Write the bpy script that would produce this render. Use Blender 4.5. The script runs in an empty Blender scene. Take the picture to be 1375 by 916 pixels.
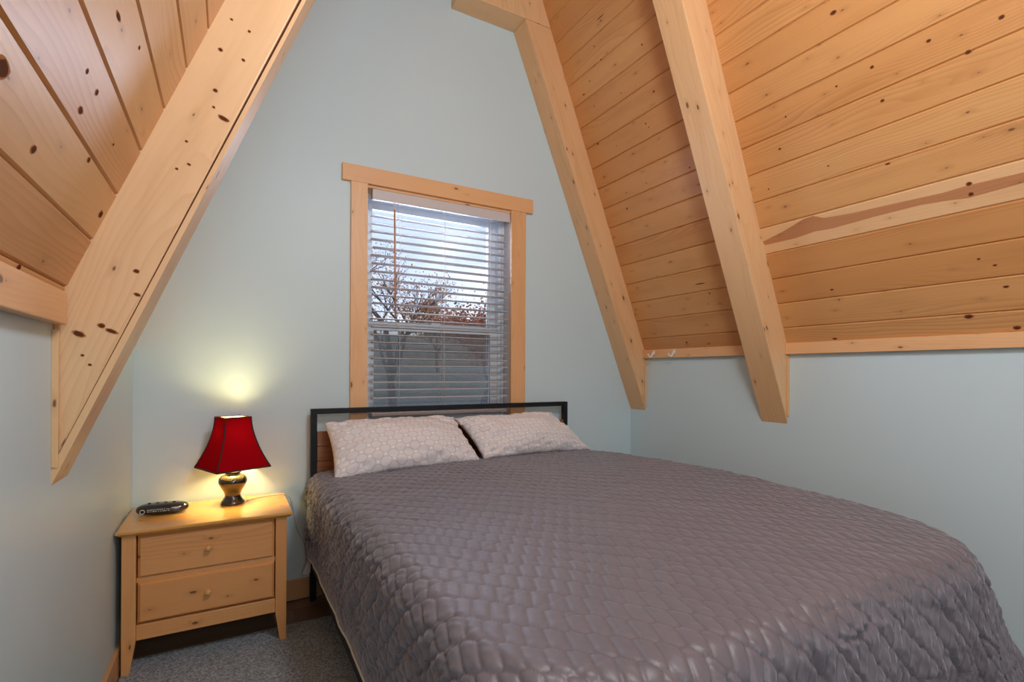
import bpy, bmesh, math, random
import numpy as np
from mathutils import Vector, Matrix
random.seed(7)
rng = np.random.default_rng(7)
S = bpy.context.scene
COL = S.collection

# ------------------------------------------------------------------ camera
W, H = 1375, 916
cam = bpy.data.objects.new('camera', bpy.data.cameras.new('camera'))
COL.objects.link(cam)
cam.data.sensor_width = 36.0
cam.data.sensor_fit = 'HORIZONTAL'
cam.data.lens = 677.44 / W * 36.0
cam.data.shift_y = 41.76 / W
cam.data.clip_start = 0.02
cam.data.clip_end = 300
cam.matrix_world = Matrix.Translation((0, 0, 1.2)) @ Matrix.Rotation(-0.5112, 4, 'Z') @ Matrix.Rotation(math.pi / 2, 4, 'X') @ Matrix.Rotation(0.0053, 4, 'Z')
S.camera = cam

# ------------------------------------------------------------------ view
S.view_settings.view_transform = 'Standard'
S.view_settings.look = 'None'
S.view_settings.gamma = 1
S.view_settings.use_curve_mapping = False
S.view_settings.exposure = 0.43
S.cycles.max_bounces = 8
S.cycles.diffuse_bounces = 5
S.cycles.transparent_max_bounces = 24
S.cycles.sample_clamp_indirect = 4
S.cycles.caustics_reflective = False
S.cycles.caustics_refractive = False
S.cycles.use_denoising = True


# ------------------------------------------------------------------ node helper
class NT:
    def __init__(s, tree):
        s.t = tree; s.n = tree.nodes; s.l = tree.links
    def node(s, typ, ins=None, **props):
        nd = s.n.new(typ)
        for k, v in props.items(): setattr(nd, k, v)
        for k, v in (ins or {}).items(): s.put(nd.inputs[k], v)
        return nd
    def put(s, sock, v):
        if isinstance(v, bpy.types.NodeSocket): s.l.new(v, sock)
        elif isinstance(v, bpy.types.Node): s.l.new(v.outputs[0], sock)
        else:
            if isinstance(v, tuple) and len(v) == 3 and sock.type == 'RGBA': v = v + (1,)
            sock.default_value = v
    def m(s, op, a, b=0.0, c=None, clamp=False):
        nd = s.n.new('ShaderNodeMath'); nd.operation = op; nd.use_clamp = clamp
        s.put(nd.inputs[0], a); s.put(nd.inputs[1], b)
        if c is not None: s.put(nd.inputs[2], c)
        return nd.outputs[0]
    def mix(s, f, a, b, mode='MIX'):
        nd = s.n.new('ShaderNodeMix'); nd.data_type = 'RGBA'; nd.blend_type = mode
        s.put(nd.inputs['Factor'], f); s.put(nd.inputs['A'], a); s.put(nd.inputs['B'], b)
        return nd.outputs['Result']
    def vec(s, x, y, z=0.0):
        nd = s.n.new('ShaderNodeCombineXYZ')
        s.put(nd.inputs[0], x); s.put(nd.inputs[1], y); s.put(nd.inputs[2], z)
        return nd.outputs[0]
    def sep(s, v):
        nd = s.n.new('ShaderNodeSeparateXYZ'); s.put(nd.inputs[0], v)
        return nd.outputs
    def noise(s, v, scale=1.0, detail=2.0, rough=0.5, dist=0.0):
        nd = s.node('ShaderNodeTexNoise', {'Vector': v, 'Scale': scale, 'Detail': detail, 'Roughness': rough, 'Distortion': dist})
        return nd.outputs['Fac']
    def step(s, v, a, b):
        nd = s.node('ShaderNodeMapRange', {'Value': v, 'From Min': a, 'From Max': b}, interpolation_type='SMOOTHSTEP')
        return nd.outputs[0]
    def bump(s, h, strength=0.3, dist=0.01):
        return s.node('ShaderNodeBump', {'Height': h, 'Strength': strength, 'Distance': dist}).outputs[0]


def newmat(name):
    m = bpy.data.materials.new(name); m.use_nodes = True
    nt = NT(m.node_tree)
    bsdf = nt.n['Principled BSDF']
    return m, nt, bsdf


def plain(name, col, rough=0.5, metal=0.0, spec=0.5, coat=0.0, var=0.06, scale=30.0, bump=0.0):
    m, nt, b = newmat(name)
    tc = nt.node('ShaderNodeTexCoord').outputs['Object']
    f = nt.noise(tc, scale, 3)
    c = nt.mix(f, tuple(x * (1 - var) for x in col), tuple(min(1, x * (1 + var)) for x in col))
    nt.put(b.inputs['Base Color'], c)
    b.inputs['Roughness'].default_value = rough
    b.inputs['Metallic'].default_value = metal
    b.inputs['Specular IOR Level'].default_value = spec
    b.inputs['Coat Weight'].default_value = coat
    if bump: nt.put(b.inputs['Normal'], nt.bump(f, bump, 0.002))
    return m


def wood(name, light, dark, ring=0.5, knots=1.0, rough=0.42, coat=0.15, kcol=(0.13, 0.05, 0.02), tint=0.14, gfreq=70.0):
    """pine: the UV map holds metres (u along the grain), 'rnd' one number per board"""
    m, nt, b = newmat(name)
    uv = nt.sep(nt.node('ShaderNodeUVMap').outputs[0])
    rnd = nt.node('ShaderNodeAttribute', attribute_name='rnd').outputs['Fac']
    u = nt.m('ADD', uv[0], nt.m('MULTIPLY', rnd, 37.13))
    v = nt.m('ADD', uv[1], nt.m('MULTIPLY', rnd, 11.71))
    # knots
    kv = nt.vec(nt.m('MULTIPLY', u, 3.6), nt.m('MULTIPLY', v, 8.5), 0.5)
    vo = nt.node('ShaderNodeTexVoronoi', {'Vector': kv, 'Scale': 1.0, 'Randomness': 1.0}, voronoi_dimensions='2D')
    d = vo.outputs['Distance']
    kr = nt.sep(vo.outputs['Color'])[0]
    kr = nt.m('MULTIPLY', nt.m('POWER', kr, 1.6), 0.085 * knots)
    wob = nt.m('MULTIPLY', nt.m('SUBTRACT', nt.noise(nt.vec(nt.m('MULTIPLY', u, 60.0), nt.m('MULTIPLY', v, 60.0)), 1.0, 2), 0.5), 0.04)
    dd = nt.m('SUBTRACT', nt.m('ADD', d, wob), kr)
    kmask = nt.m('SUBTRACT', 1.0, nt.step(dd, -0.006, 0.022))
    halo = nt.m('SUBTRACT', 1.0, nt.step(dd, 0.0, 0.14))
    # grain rings bend round the knots
    low = nt.noise(nt.vec(nt.m('MULTIPLY', u, 0.9), nt.m('MULTIPLY', v, 5.0), rnd), 1.0, 2, 0.45)
    w = nt.m('ADD', nt.m('MULTIPLY', v, gfreq), nt.m('MULTIPLY', low, 15.0))
    w = nt.m('ADD', w, nt.m('MULTIPLY', nt.m('MULTIPLY', halo, nt.m('MULTIPLY', kr, 12.0)), 3.0))
    r = nt.m('FRACT', w)
    r = nt.m('POWER', r, 2.2)
    r = nt.m('MULTIPLY', r, nt.step(r, 1.0, 0.86))
    amp = nt.step(nt.noise(nt.vec(nt.m('MULTIPLY', u, 0.7), nt.m('MULTIPLY', v, 9.0), 3.3), 1.0, 1), 0.3, 0.7)
    fine = nt.noise(nt.vec(nt.m('MULTIPLY', u, 7.0), nt.m('MULTIPLY', v, 420.0)), 1.0, 2)
    g = nt.m('ADD', nt.m('MULTIPLY', nt.m('MULTIPLY', r, amp), ring), nt.m('MULTIPLY', fine, 0.22))
    c = nt.mix(nt.m('MULTIPLY', g, 1.0, clamp=True), light, dark)
    blot = nt.noise(nt.vec(nt.m('MULTIPLY', u, 2.0), nt.m('MULTIPLY', v, 14.0), 7.0), 1.0, 3)
    c = nt.mix(nt.m('MULTIPLY', nt.step(blot, 0.45, 0.8), 0.35), c, dark)
    tn = nt.node('ShaderNodeTexWhiteNoise', {'W': rnd}, noise_dimensions='1D')
    tv = nt.m('ADD', 1.0 - tint, nt.m('MULTIPLY', tn.outputs['Value'], 2 * tint))
    tv2 = nt.m('ADD', 1.0 - tint * 1.5, nt.m('MULTIPLY', tn.outputs['Value'], 3 * tint))
    cc = nt.node('ShaderNodeCombineColor', {'Red': nt.m('POWER', tv, 0.5), 'Green': tv, 'Blue': tv2}).outputs[0]
    c = nt.mix(1.0, c, cc, 'MULTIPLY')
    c = nt.mix(nt.m('MULTIPLY', halo, 0.28), c, tuple(x * 0.8 for x in dark))
    c = nt.mix(nt.m('MULTIPLY', kmask, 0.9), c, kcol)
    nt.put(b.inputs['Base Color'], c)
    b.inputs['Roughness'].default_value = rough
    b.inputs['Coat Weight'].default_value = coat
    b.inputs['Coat Roughness'].default_value = 0.3
    nt.put(b.inputs['Normal'], nt.bump(fine, 0.06, 0.002))
    return m


# ------------------------------------------------------------------ world: pale sky with broken cloud
def make_world():
    w = bpy.data.worlds.new('sky'); S.world = w; w.use_nodes = True
    nt = NT(w.node_tree)
    bg = nt.n['Background']
    d = nt.node('ShaderNodeTexCoord').outputs['Generated']
    x, y, z = nt.sep(d)
    zc = nt.m('MAXIMUM', z, 0.0)
    q = nt.m('ADD', zc, 0.25)
    pv = nt.vec(nt.m('DIVIDE', x, q), nt.m('DIVIDE', y, q), 0.3)
    cl = nt.step(nt.noise(pv, 1.15, 5, 0.55, 0.3), 0.47, 0.62)
    sky = nt.mix(nt.step(zc, 0.0, 0.6), (0.74, 0.82, 0.98), (0.40, 0.56, 0.92))
    c = nt.mix(nt.m('MULTIPLY', cl, 0.85), sky, (1.0, 1.0, 1.0))
    c = nt.mix(nt.step(z, -0.02, -0.2), c, (0.16, 0.14, 0.12))
    nt.put(bg.inputs['Color'], c)
    bg.inputs['Strength'].default_value = SKY
SKY = 1.0
make_world()


def area(name, loc, target, sx, sy, energy, col=(1, 1, 1)):
    l = bpy.data.lights.new(name, 'AREA'); l.shape = 'RECTANGLE'; l.size = sx; l.size_y = sy
    l.energy = energy; l.color = col
    o = bpy.data.objects.new(name, l); COL.objects.link(o); o.location = loc
    o.rotation_euler = (Vector(target) - Vector(loc)).to_track_quat('-Z', 'Y').to_euler()
    return o
# fill panel added behind the camera; the rear wall has no window
area('rear_fill_light', (0.4, -2.05, 2.0), (1.2, 2.0, 1.9), 1.6, 1.2, 24, (0.80, 0.91, 1.0))
# unseen fill lamp added high between the slopes, above the frame
def overhead_fill(loc, energy, col, rad):
    l = bpy.data.lights.new('overhead_fill_light', 'POINT'); l.energy = energy; l.color = col; l.shadow_soft_size = rad
    o = bpy.data.objects.new('overhead_fill_light', l); COL.objects.link(o); o.location = loc
overhead_fill((0.80, 0.40, 2.65), 56, (0.84, 0.93, 1.0), 0.22)
# open sky above the bedroom window, outside
area('window_daylight', (1.12, 3.25, 2.25), (1.12, 1.2, 1.15), 0.9, 0.85, 38, (0.78, 0.86, 1.0))


# ------------------------------------------------------------------ mesh helpers
def link(name, me, mats=None, parent=None):
    o = bpy.data.objects.new(name, me); COL.objects.link(o)
    for m in (mats if isinstance(mats, (list, tuple)) else [mats]):
        if m: me.materials.append(m)
    if parent: o.parent = parent
    return o


def wuv(me, grain, rnd=None, axis=None):
    """metric UVs with u along the grain direction and one random number per face"""
    g = Vector(grain).normalized()
    uvl = me.uv_layers.new(name='UVMap')
    at = me.attributes.new('rnd', 'FLOAT', 'FACE')
    for p in me.polygons:
        n = p.normal
        gg = g if abs(n.dot(g)) < 0.9 else (Vector((1, 0, 0)) if abs(g.x) < 0.5 else Vector((0, 0, 1)))
        a = n.cross(gg)
        if a.length < 1e-6: a = Vector((0, 0, 1))
        a.normalize()
        off = 3.1 * (abs(round(n.x)) + 2 * abs(round(n.y)))
        for li in p.loop_indices:
            co = me.vertices[me.loops[li].vertex_index].co
            uvl.data[li].uv = (co.dot(gg) + off * 0.37, co.dot(a))
        r = rnd if rnd is not None else 0.0
        at.data[p.index].value = r[p.index] if isinstance(r, list) else r


def mesh(name, verts, faces):
    me = bpy.data.meshes.new(name); me.from_pydata([tuple(v) for v in verts], [], faces); me.update()
    bm = bmesh.new(); bm.from_mesh(me); bmesh.ops.recalc_face_normals(bm, faces=bm.faces); bm.to_mesh(me); bm.free()
    return me


def bevelmesh(me, w, seg=2):
    if w <= 0: return me
    bm = bmesh.new(); bm.from_mesh(me)
    bmesh.ops.bevel(bm, geom=list(bm.edges), offset=w, segments=seg, profile=0.6, affect='EDGES', clamp_overlap=True)
    bm.to_mesh(me); bm.free()
    for p in me.polygons: p.use_smooth = False
    return me


def boxdata(x0, x1, y0, y1, z0, z1):
    v = [(x0, y0, z0), (x1, y0, z0), (x1, y1, z0), (x0, y1, z0), (x0, y0, z1), (x1, y0, z1), (x1, y1, z1), (x0, y1, z1)]
    f = [(0, 3, 2, 1), (4, 5, 6, 7), (0, 1, 5, 4), (1, 2, 6, 5), (2, 3, 7, 6), (3, 0, 4, 7)]
    return v, f


def boxes(name, bxs, mats, parent=None, bev=0.0, grain=None, rnd=None):
    V, F = [], []
    for b in bxs:
        v, f = boxdata(*b); k = len(V); V += v; F += [tuple(i + k for i in q) for q in f]
    me = bevelmesh(mesh(name, V, F), bev)
    if grain: wuv(me, grain, rnd if rnd is not None else random.random())
    return link(name, me, mats, parent)


def prism(name, poly, axis, a0, a1, mats, parent=None, bev=0.0, grain=None, rnd=None, build=True):
    """poly: 2D outline; axis 'y' -> (x,z) outline extruded along y, 'x' -> (y,z), 'z' -> (x,y)"""
    def P(p, a):
        return {'y': (p[0], a, p[1]), 'x': (a, p[0], p[1]), 'z': (p[0], p[1], a)}[axis]
    n = len(poly)
    V = [P(p, a0) for p in poly] + [P(p, a1) for p in poly]
    F = [tuple(range(n)), tuple(range(2 * n - 1, n - 1, -1))] + [(i, (i + 1) % n, n + (i + 1) % n, n + i) for i in range(n)]
    me = bevelmesh(mesh(name, V, F), bev)
    if grain: wuv(me, grain, rnd if rnd is not None else random.random())
    return link(name, me, mats, parent)


def lathe(name, prof, mats, parent=None, seg=40, loc=(0, 0, 0), close=True):
    V, F = [], []
    for r, z in prof:
        for k in range(seg):
            a = 2 * math.pi * k / seg
            V.append((loc[0] + r * math.cos(a), loc[1] + r * math.sin(a), loc[2] + z))
    for i in range(len(prof) - 1):
        for k in range(seg):
            F.append((i * seg + k, i * seg + (k + 1) % seg, (i + 1) * seg + (k + 1) % seg, (i + 1) * seg + k))
    if close:
        F.append(tuple(range(seg - 1, -1, -1))); F.append(tuple(range((len(prof) - 1) * seg, len(prof) * seg)))
    me = mesh(name, V, F)
    for p in me.polygons: p.use_smooth = len(p.vertices) == 4
    return link(name, me, mats, parent)


def tubedata(pts, r, seg=8):
    pts = [Vector(p) for p in pts]; V, F = [], []
    rs = r if isinstance(r, (list, tuple)) else [r] * len(pts)
    up = Vector((0, 0, 1)); prev = None
    for i, p in enumerate(pts):
        t = (pts[min(i + 1, len(pts) - 1)] - pts[max(i - 1, 0)]).normalized()
        if prev is None:
            a = t.cross(up)
            if a.length < 0.05: a = t.cross(Vector((1, 0, 0)))
        else: a = prev - t * prev.dot(t)
        a.normalize(); prev = a; b = t.cross(a)
        for k in range(seg):
            th = 2 * math.pi * k / seg
            V.append(p + (a * math.cos(th) + b * math.sin(th)) * rs[i])
    for i in range(len(pts) - 1):
        for k in range(seg):
            F.append((i * seg + k, i * seg + (k + 1) % seg, (i + 1) * seg + (k + 1) % seg, (i + 1) * seg + k))
    F.append(tuple(range(seg - 1, -1, -1))); F.append(tuple(range((len(pts) - 1) * seg, len(pts) * seg)))
    return V, F


def tubes(name, paths, mats, parent=None, seg=8, smooth=True):
    V, F = [], []
    for pts, r in paths:
        v, f = tubedata(pts, r, seg); k = len(V); V += v; F += [tuple(i + k for i in q) for q in f]
    me = mesh(name, V, F)
    for p in me.polygons: p.use_smooth = smooth and len(p.vertices) == 4
    return link(name, me, mats, parent)


def smoothpath(pts, n=8):
    out = []; P = [Vector(p) for p in pts]
    for i in range(len(P) - 1):
        p0, p1, p2, p3 = P[max(i - 1, 0)], P[i], P[i + 1], P[min(i + 2, len(P) - 1)]
        for k in range(n):
            t = k / n
            out.append(0.5 * ((2 * p1) + (p2 - p0) * t + (2 * p0 - 5 * p1 + 4 * p2 - p3) * t * t + (3 * p1 - p0 - 3 * p2 + p3) * t ** 3))
    out.append(P[-1]); return out


def empty(name, loc=(0, 0, 0), rz=0.0):
    o = bpy.data.objects.new(name, None); COL.objects.link(o); o.location = loc; o.rotation_euler = (0, 0, rz)
    o.empty_display_size = 0.05
    return o


def tag(o, label, cat, group=None, kind=None):
    o['label'] = label; o['category'] = cat
    if group: o['group'] = group
    if kind: o['kind'] = kind
    return o


def struct(o, label=None):
    o['kind'] = 'structure'
    if label: o['label'] = label
    return o


# ------------------------------------------------------------------ materials
def wallpaint():
    m, nt, b = newmat('wall_paint')
    tc = nt.node('ShaderNodeTexCoord').outputs['Object']
    n = nt.noise(tc, 180, 3); big = nt.noise(tc, 1.3, 2)
    nt.put(b.inputs['Base Color'], nt.mix(big, (0.575, 0.715, 0.77), (0.60, 0.74, 0.79)))
    b.inputs['Roughness'].default_value = 0.42
    b.inputs['Specular IOR Level'].default_value = 0.4
    nt.put(b.inputs['Normal'], nt.bump(n, 0.12, 0.0015))
    return m
M_wall = wallpaint()
M_ceil = wood('ceiling_pine', (0.67, 0.345, 0.128), (0.44, 0.175, 0.05), ring=0.6, knots=0.28, rough=0.4, coat=0.12, tint=0.13)
M_pale = wood('ceiling_pine_pale', (0.80, 0.50, 0.26), (0.62, 0.33, 0.14), ring=0.3, knots=0.1, rough=0.4, coat=0.12, tint=0.02)
M_heart = wood('heartwood_streak', (0.52, 0.23, 0.10), (0.34, 0.12, 0.045), ring=0.6, knots=0.1, rough=0.4, coat=0.12, tint=0.02)
M_raft = wood('rafter_pine', (0.80, 0.505, 0.265), (0.61, 0.32, 0.135), ring=0.4, knots=0.6, rough=0.45, coat=0.1, tint=0.05, gfreq=45)
M_trim = wood('trim_pine', (0.82, 0.48, 0.235), (0.62, 0.29, 0.12), ring=0.35, knots=0.6, rough=0.42, coat=0.1, tint=0.06)
M_base = wood('baseboard_pine', (0.66, 0.38, 0.18), (0.45, 0.22, 0.09), ring=0.4, knots=0.5, tint=0.05)
M_ns = wood('nightstand_pine', (0.78, 0.375, 0.135), (0.54, 0.205, 0.055), ring=0.45, knots=0.55, rough=0.3, coat=0.4, tint=0.07)
M_nstop = wood('nightstand_top_pine', (0.74, 0.37, 0.085), (0.52, 0.22, 0.04), ring=0.45, knots=0.3, rough=0.25, coat=0.5, tint=0.04)
M_hb = wood('headboard_wood', (0.30, 0.12, 0.04), (0.17, 0.06, 0.02), ring=0.7, knots=0.3, rough=0.45, tint=0.08)
M_halo = plain('knot_halo', (0.42, 0.16, 0.06), 0.8, 0.0, 0.1, var=0.25, scale=90)
M_knot = plain('knot_dark', (0.11, 0.035, 0.015), 0.8, 0.0, 0.08, var=0.4, scale=200)
M_black = plain('black_powder_coat', (0.007, 0.008, 0.010), 0.5, 0.0, 0.3, var=0.1, bump=0.05, scale=300)
M_vinyl = plain('white_vinyl', (0.66, 0.72, 0.78), 0.35, var=0.02)
M_blind = plain('blind_white', (0.60, 0.565, 0.565), 0.45, var=0.03)
M_white = plain('white_plastic', (0.8, 0.8, 0.78), 0.3, var=0.02)
M_dark = plain('shadow_gap_black', (0.02, 0.015, 0.012), 0.8)
M_gloss = plain('dark_glazed_ceramic', (0.016, 0.013, 0.009), 0.08, coat=1.0, var=0.35, scale=14)
M_clock = plain('clock_black_plastic', (0.012, 0.012, 0.011), 0.18, coat=0.6, var=0.1)
M_knob = plain('knob_pine', (0.72, 0.40, 0.13), 0.28, coat=0.4, var=0.12, scale=60)
M_cream = plain('cream_edging', (0.62, 0.56, 0.46), 0.8, var=0.06)
M_matt = plain('mattress_ticking', (0.55, 0.53, 0.50), 0.85)
M_sheet = plain('white_sheet', (0.75, 0.76, 0.78), 0.85, var=0.03, bump=0.2)
M_cord = plain('cord_white', (0.62, 0.60, 0.54), 0.45)
M_cordb = plain('cord_black', (0.02, 0.02, 0.02), 0.5)
M_wand = plain('wand_wood', (0.62, 0.30, 0.15), 0.4)
M_brass = plain('brass_fitting', (0.55, 0.40, 0.15), 0.3, 1.0)


def glassmat(name, tint=(0.93, 0.96, 1.0), f=0.06):
    m = bpy.data.materials.new(name); m.use_nodes = True; nt = NT(m.node_tree)
    nt.n.remove(nt.n['Principled BSDF'])
    tr = nt.node('ShaderNodeBsdfTransparent', {'Color': tint})
    gl = nt.node('ShaderNodeBsdfGlossy', {'Roughness': 0.02, 'Color': (1, 1, 1)})
    fr = nt.node('ShaderNodeFresnel', {'IOR': 1.45})
    mx = nt.node('ShaderNodeMixShader', {0: fr.outputs[0], 1: tr.outputs[0], 2: gl.outputs[0]})
    nt.l.new(mx.outputs[0], nt.n['Material Output'].inputs[0])
    return m
M_glass = glassmat('window_glass')


def screenmat():
    m = bpy.data.materials.new('insect_screen'); m.use_nodes = True; nt = NT(m.node_tree)
    nt.n.remove(nt.n['Principled BSDF'])
    tr = nt.node('ShaderNodeBsdfTransparent', {'Color': (1, 1, 1)})
    df = nt.node('ShaderNodeBsdfDiffuse', {'Color': (0.42, 0.42, 0.40)})
    mx = nt.node('ShaderNodeMixShader', {0: 0.42, 1: tr.outputs[0], 2: df.outputs[0]})
    nt.l.new(mx.outputs[0], nt.n['Material Output'].inputs[0])
    return m
M_screen = screenmat()


def carpetmat():
    m, nt, b = newmat('carpet_grey')
    tc = nt.node('ShaderNodeTexCoord').outputs['Object']
    n = nt.noise(tc, 420, 2, 0.7); n2 = nt.noise(tc, 5, 2); n3 = nt.noise(tc, 130, 2, 0.6)
    f = nt.step(nt.m('ADD', nt.m('MULTIPLY', n, 0.6), nt.m('MULTIPLY', n3, 0.4)), 0.38, 0.62)
    c = nt.mix(f, (0.12, 0.135, 0.15), (0.70, 0.75, 0.80))
    c = nt.mix(nt.m('MULTIPLY', n2, 0.25), c, (0.16, 0.16, 0.16))
    nt.put(b.inputs['Base Color'], c); b.inputs['Roughness'].default_value = 0.95
    b.inputs['Specular IOR Level'].default_value = 0.1
    nt.put(b.inputs['Normal'], nt.bump(n, 0.8, 0.006))
    return m
M_carpet = carpetmat()
M_floor = wood('floor_laminate', (0.20, 0.125, 0.075), (0.085, 0.048, 0.028), ring=0.8, knots=0.4, rough=0.35, coat=0.2, tint=0.2)


def quiltmat():
    m, nt, b = newmat('quilt_microfibre')
    tc = nt.node('ShaderNodeTexCoord').outputs['Object']
    at = nt.node('ShaderNodeAttribute', attribute_name='stitch').outputs['Fac']
    n = nt.noise(tc, 9, 3)
    c = nt.mix(n, (0.124, 0.114, 0.138), (0.155, 0.143, 0.172))
    c = nt.mix(nt.m('MULTIPLY', at, 0.6), c, (0.085, 0.065, 0.07))
    nt.put(b.inputs['Base Color'], c)
    b.inputs['Roughness'].default_value = 0.48
    b.inputs['Specular IOR Level'].default_value = 0.75
    b.inputs['Sheen Weight'].default_value = 0.5
    b.inputs['Sheen Roughness'].default_value = 0.35
    b.inputs['Sheen Tint'].default_value = (0.8, 0.8, 0.92, 1)
    fn = nt.noise(tc, 260, 2); md = nt.noise(tc, 55, 3, 0.6, 0.6)
    nt.put(b.inputs['Normal'], nt.bump(nt.m('ADD', nt.m('MULTIPLY', fn, 0.15), md), 0.22, 0.002))
    return m
M_quilt = quiltmat()


def pillowmat():
    m, nt, b = newmat('pillowcase_print')
    uv = nt.sep(nt.node('ShaderNodeUVMap').outputs[0])
    p = 0.056
    a = nt.m('DIVIDE', nt.m('ADD', uv[0], uv[1]), p * 1.414)
    c = nt.m('DIVIDE', nt.m('SUBTRACT', uv[0], uv[1]), p * 1.414)
    fa = nt.m('SUBTRACT', nt.m('FRACT', a), 0.5); fc = nt.m('SUBTRACT', nt.m('FRACT', c), 0.5)
    r = nt.m('SQRT', nt.m('ADD', nt.m('MULTIPLY', fa, fa), nt.m('MULTIPLY', fc, fc)))
    line = nt.m('SUBTRACT', 1.0, nt.step(nt.m('ABSOLUTE', nt.m('SUBTRACT', r, 0.49)), 0.010, 0.045))
    star = nt.step(r, 0.56, 0.66)
    col = nt.mix(nt.m('MULTIPLY', line, 0.75), (0.78, 0.755, 0.78), (0.50, 0.475, 0.50))
    col = nt.mix(star, col, (0.93, 0.92, 0.92))
    nt.put(b.inputs['Base Color'], col); b.inputs['Roughness'].default_value = 0.7
    b.inputs['Specular IOR Level'].default_value = 0.25
    b.inputs['Sheen Weight'].default_value = 0.15
    tc = nt.node('ShaderNodeTexCoord').outputs['Object']
    n = nt.noise(tc, 22, 4, 0.6, 0.8)
    nt.put(b.inputs['Normal'], nt.bump(n, 0.25, 0.01))
    return m
M_pillow = pillowmat()


def shademat(name, col, trans):
    m = bpy.data.materials.new(name); m.use_nodes = True; nt = NT(m.node_tree)
    nt.n.remove(nt.n['Principled BSDF'])
    tc = nt.node('ShaderNodeTexCoord').outputs['Object']
    n = nt.noise(tc, 300, 2)
    c = nt.mix(n, tuple(x * 0.85 for x in col), col)
    df = nt.node('ShaderNodeBsdfDiffuse', {'Color': c})
    tl = nt.node('ShaderNodeBsdfTranslucent', {'Color': c})
    mx = nt.node('ShaderNodeMixShader', {0: trans, 1: df.outputs[0], 2: tl.outputs[0]})
    nt.l.new(mx.outputs[0], nt.n['Material Output'].inputs[0])
    return m
M_shade = shademat('red_shade_cloth', (0.38, 0.003, 0.008), 0.06)
M_lining = shademat('shade_lining', (0.85, 0.75, 0.45), 0.12)
M_shtrim = plain('shade_dark_braid', (0.035, 0.004, 0.006), 0.7)

# ------------------------------------------------------------------ room numbers (metres)
XL, XR, D, YB = -0.383, 2.62, 2.855, -2.2
RW, Y2 = 0.155, 1.638          # rafter width along the room, front face of the near pair
SL = 2.45                      # roof pitch dz/dx
CXR = lambda z: 2.574 - (z - 1.441) / 2.48      # right ceiling surface
UXR = lambda z: XR - (z - 0.928) / 2.42         # right rafter underside
CXL = lambda z: -0.354 + (z - 1.416) / 2.47     # left ceiling surface
UXL = lambda z: XL + (z - 0.912) / 2.43         # left rafter underside

struct(boxes('floor', [(XL - .1, XR + .1, YB, D + .1, -0.08, 0.0)], M_floor, grain=(1, 0, 0), rnd=0.3))
# dark laminate boards laid on the sub-floor
V, F, R = [], [], []
yy = D
while yy > 1.9:
    y1 = yy - 0.122
    xs = XL - 0.05 - random.random() * 0.5
    while xs < XR + .05:
        x1 = xs + 0.9
        v, f = boxdata(xs + .0006, x1 - .0006, y1 + .0006, yy - .0006, 0.0, 0.006); k = len(V); V += v
        F += [tuple(i + k for i in q) for q in f]; R += [random.random()] * 6
        xs = x1
    yy = y1
me = mesh('floor_boards', V, F); wuv(me, (1, 0, 0), R); struct(link('floor_boards', me, M_floor))

WX0, WX1, WZ0, WZ1 = 0.64, 1.60, 0.90, 2.245
struct(boxes('wall_back', [(-.55, WX0, D, D + .14, -.05, 5.2), (WX1, 2.8, D, D + .14, -.05, 5.2),
                           (WX0, WX1, D, D + .14, -.05, WZ0), (WX0, WX1, D, D + .14, WZ1, 5.2)], M_wall))
struct(boxes('wall_left', [(XL - .1, XL, YB, D, -.05, 1.36)], M_wall))
struct(boxes('wall_right', [(XR, XR + .1, YB, D, -.05, 1.34)], M_wall))
struct(boxes('wall_rear', [(-.55, 2.8, YB - .1, YB, -.05, 5.2)], M_wall))


KR = [(1.129, 2.638, 14, 8), (0.852, 2.399, 8, 6), (1.035, 2.4, 8, 6), (1.169, 2.392, 5, 4), (1.394, 2.367, 5, 4), (0.659, 2.37, 9, 7), (0.752, 2.314, 10, 7), (1.021, 2.276, 8, 6), (1.451, 2.253, 7, 5), (1.261, 2.117, 5, 3), (1.546, 2.105, 4, 4), (1.042, 2.053, 10, 4), (0.803, 1.906, 9, 8), (0.802, 1.87, 9, 8), (0.809, 1.641, 6, 4), (0.766, 1.611, 7, 4), (1.355, 1.602, 9, 4), (1.332, 1.551, 4, 3), (0.744, 1.53, 9, 5), (0.866, 1.432, 15, 9), (0.73, 1.378, 12, 8), (1.39, 1.373, 12, 5), (2.282, 3.24, 34, 3), (2.385, 3.143, 5, 4), (2.362, 3.062, 6, 4), (2.053, 2.986, 6, 5), (2.497, 3.007, 5, 4), (2.578, 2.967, 12, 4), (2.282, 2.847, 4, 4), (2.519, 2.874, 4, 4), (2.055, 2.757, 7, 6), (2.166, 2.639, 6, 5), (2.152, 2.614, 4, 4), (2.577, 2.68, 9, 6), (2.428, 2.614, 4, 3), (1.953, 2.335, 5, 5), (2.277, 2.352, 4, 4), (2.456, 2.349, 4, 4), (2.487, 2.263, 7, 6), (2.034, 1.673, 5, 6), (2.063, 1.616, 4, 3), (2.667, 1.643, 5, 5), (2.303, 1.398, 9, 6), (2.083, 1.735, 40, 3.2)]
KL = [(1.142, 1.573, 10, 8), (1.22, 1.686, 12, 7), (1.241, 1.735, 8, 6), (1.612, 1.591, 14, 10), (1.164, 1.736, 6, 5), (1.308, 1.877, 6, 4), (0.947, 1.614, 22, 14), (1.372, 1.645, 9, 6), (1.451, 1.715, 6, 3), (1.159, 1.847, 16, 5), (1.335, 1.4, 10, 7), (1.507, 1.39, 9, 7)]
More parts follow.
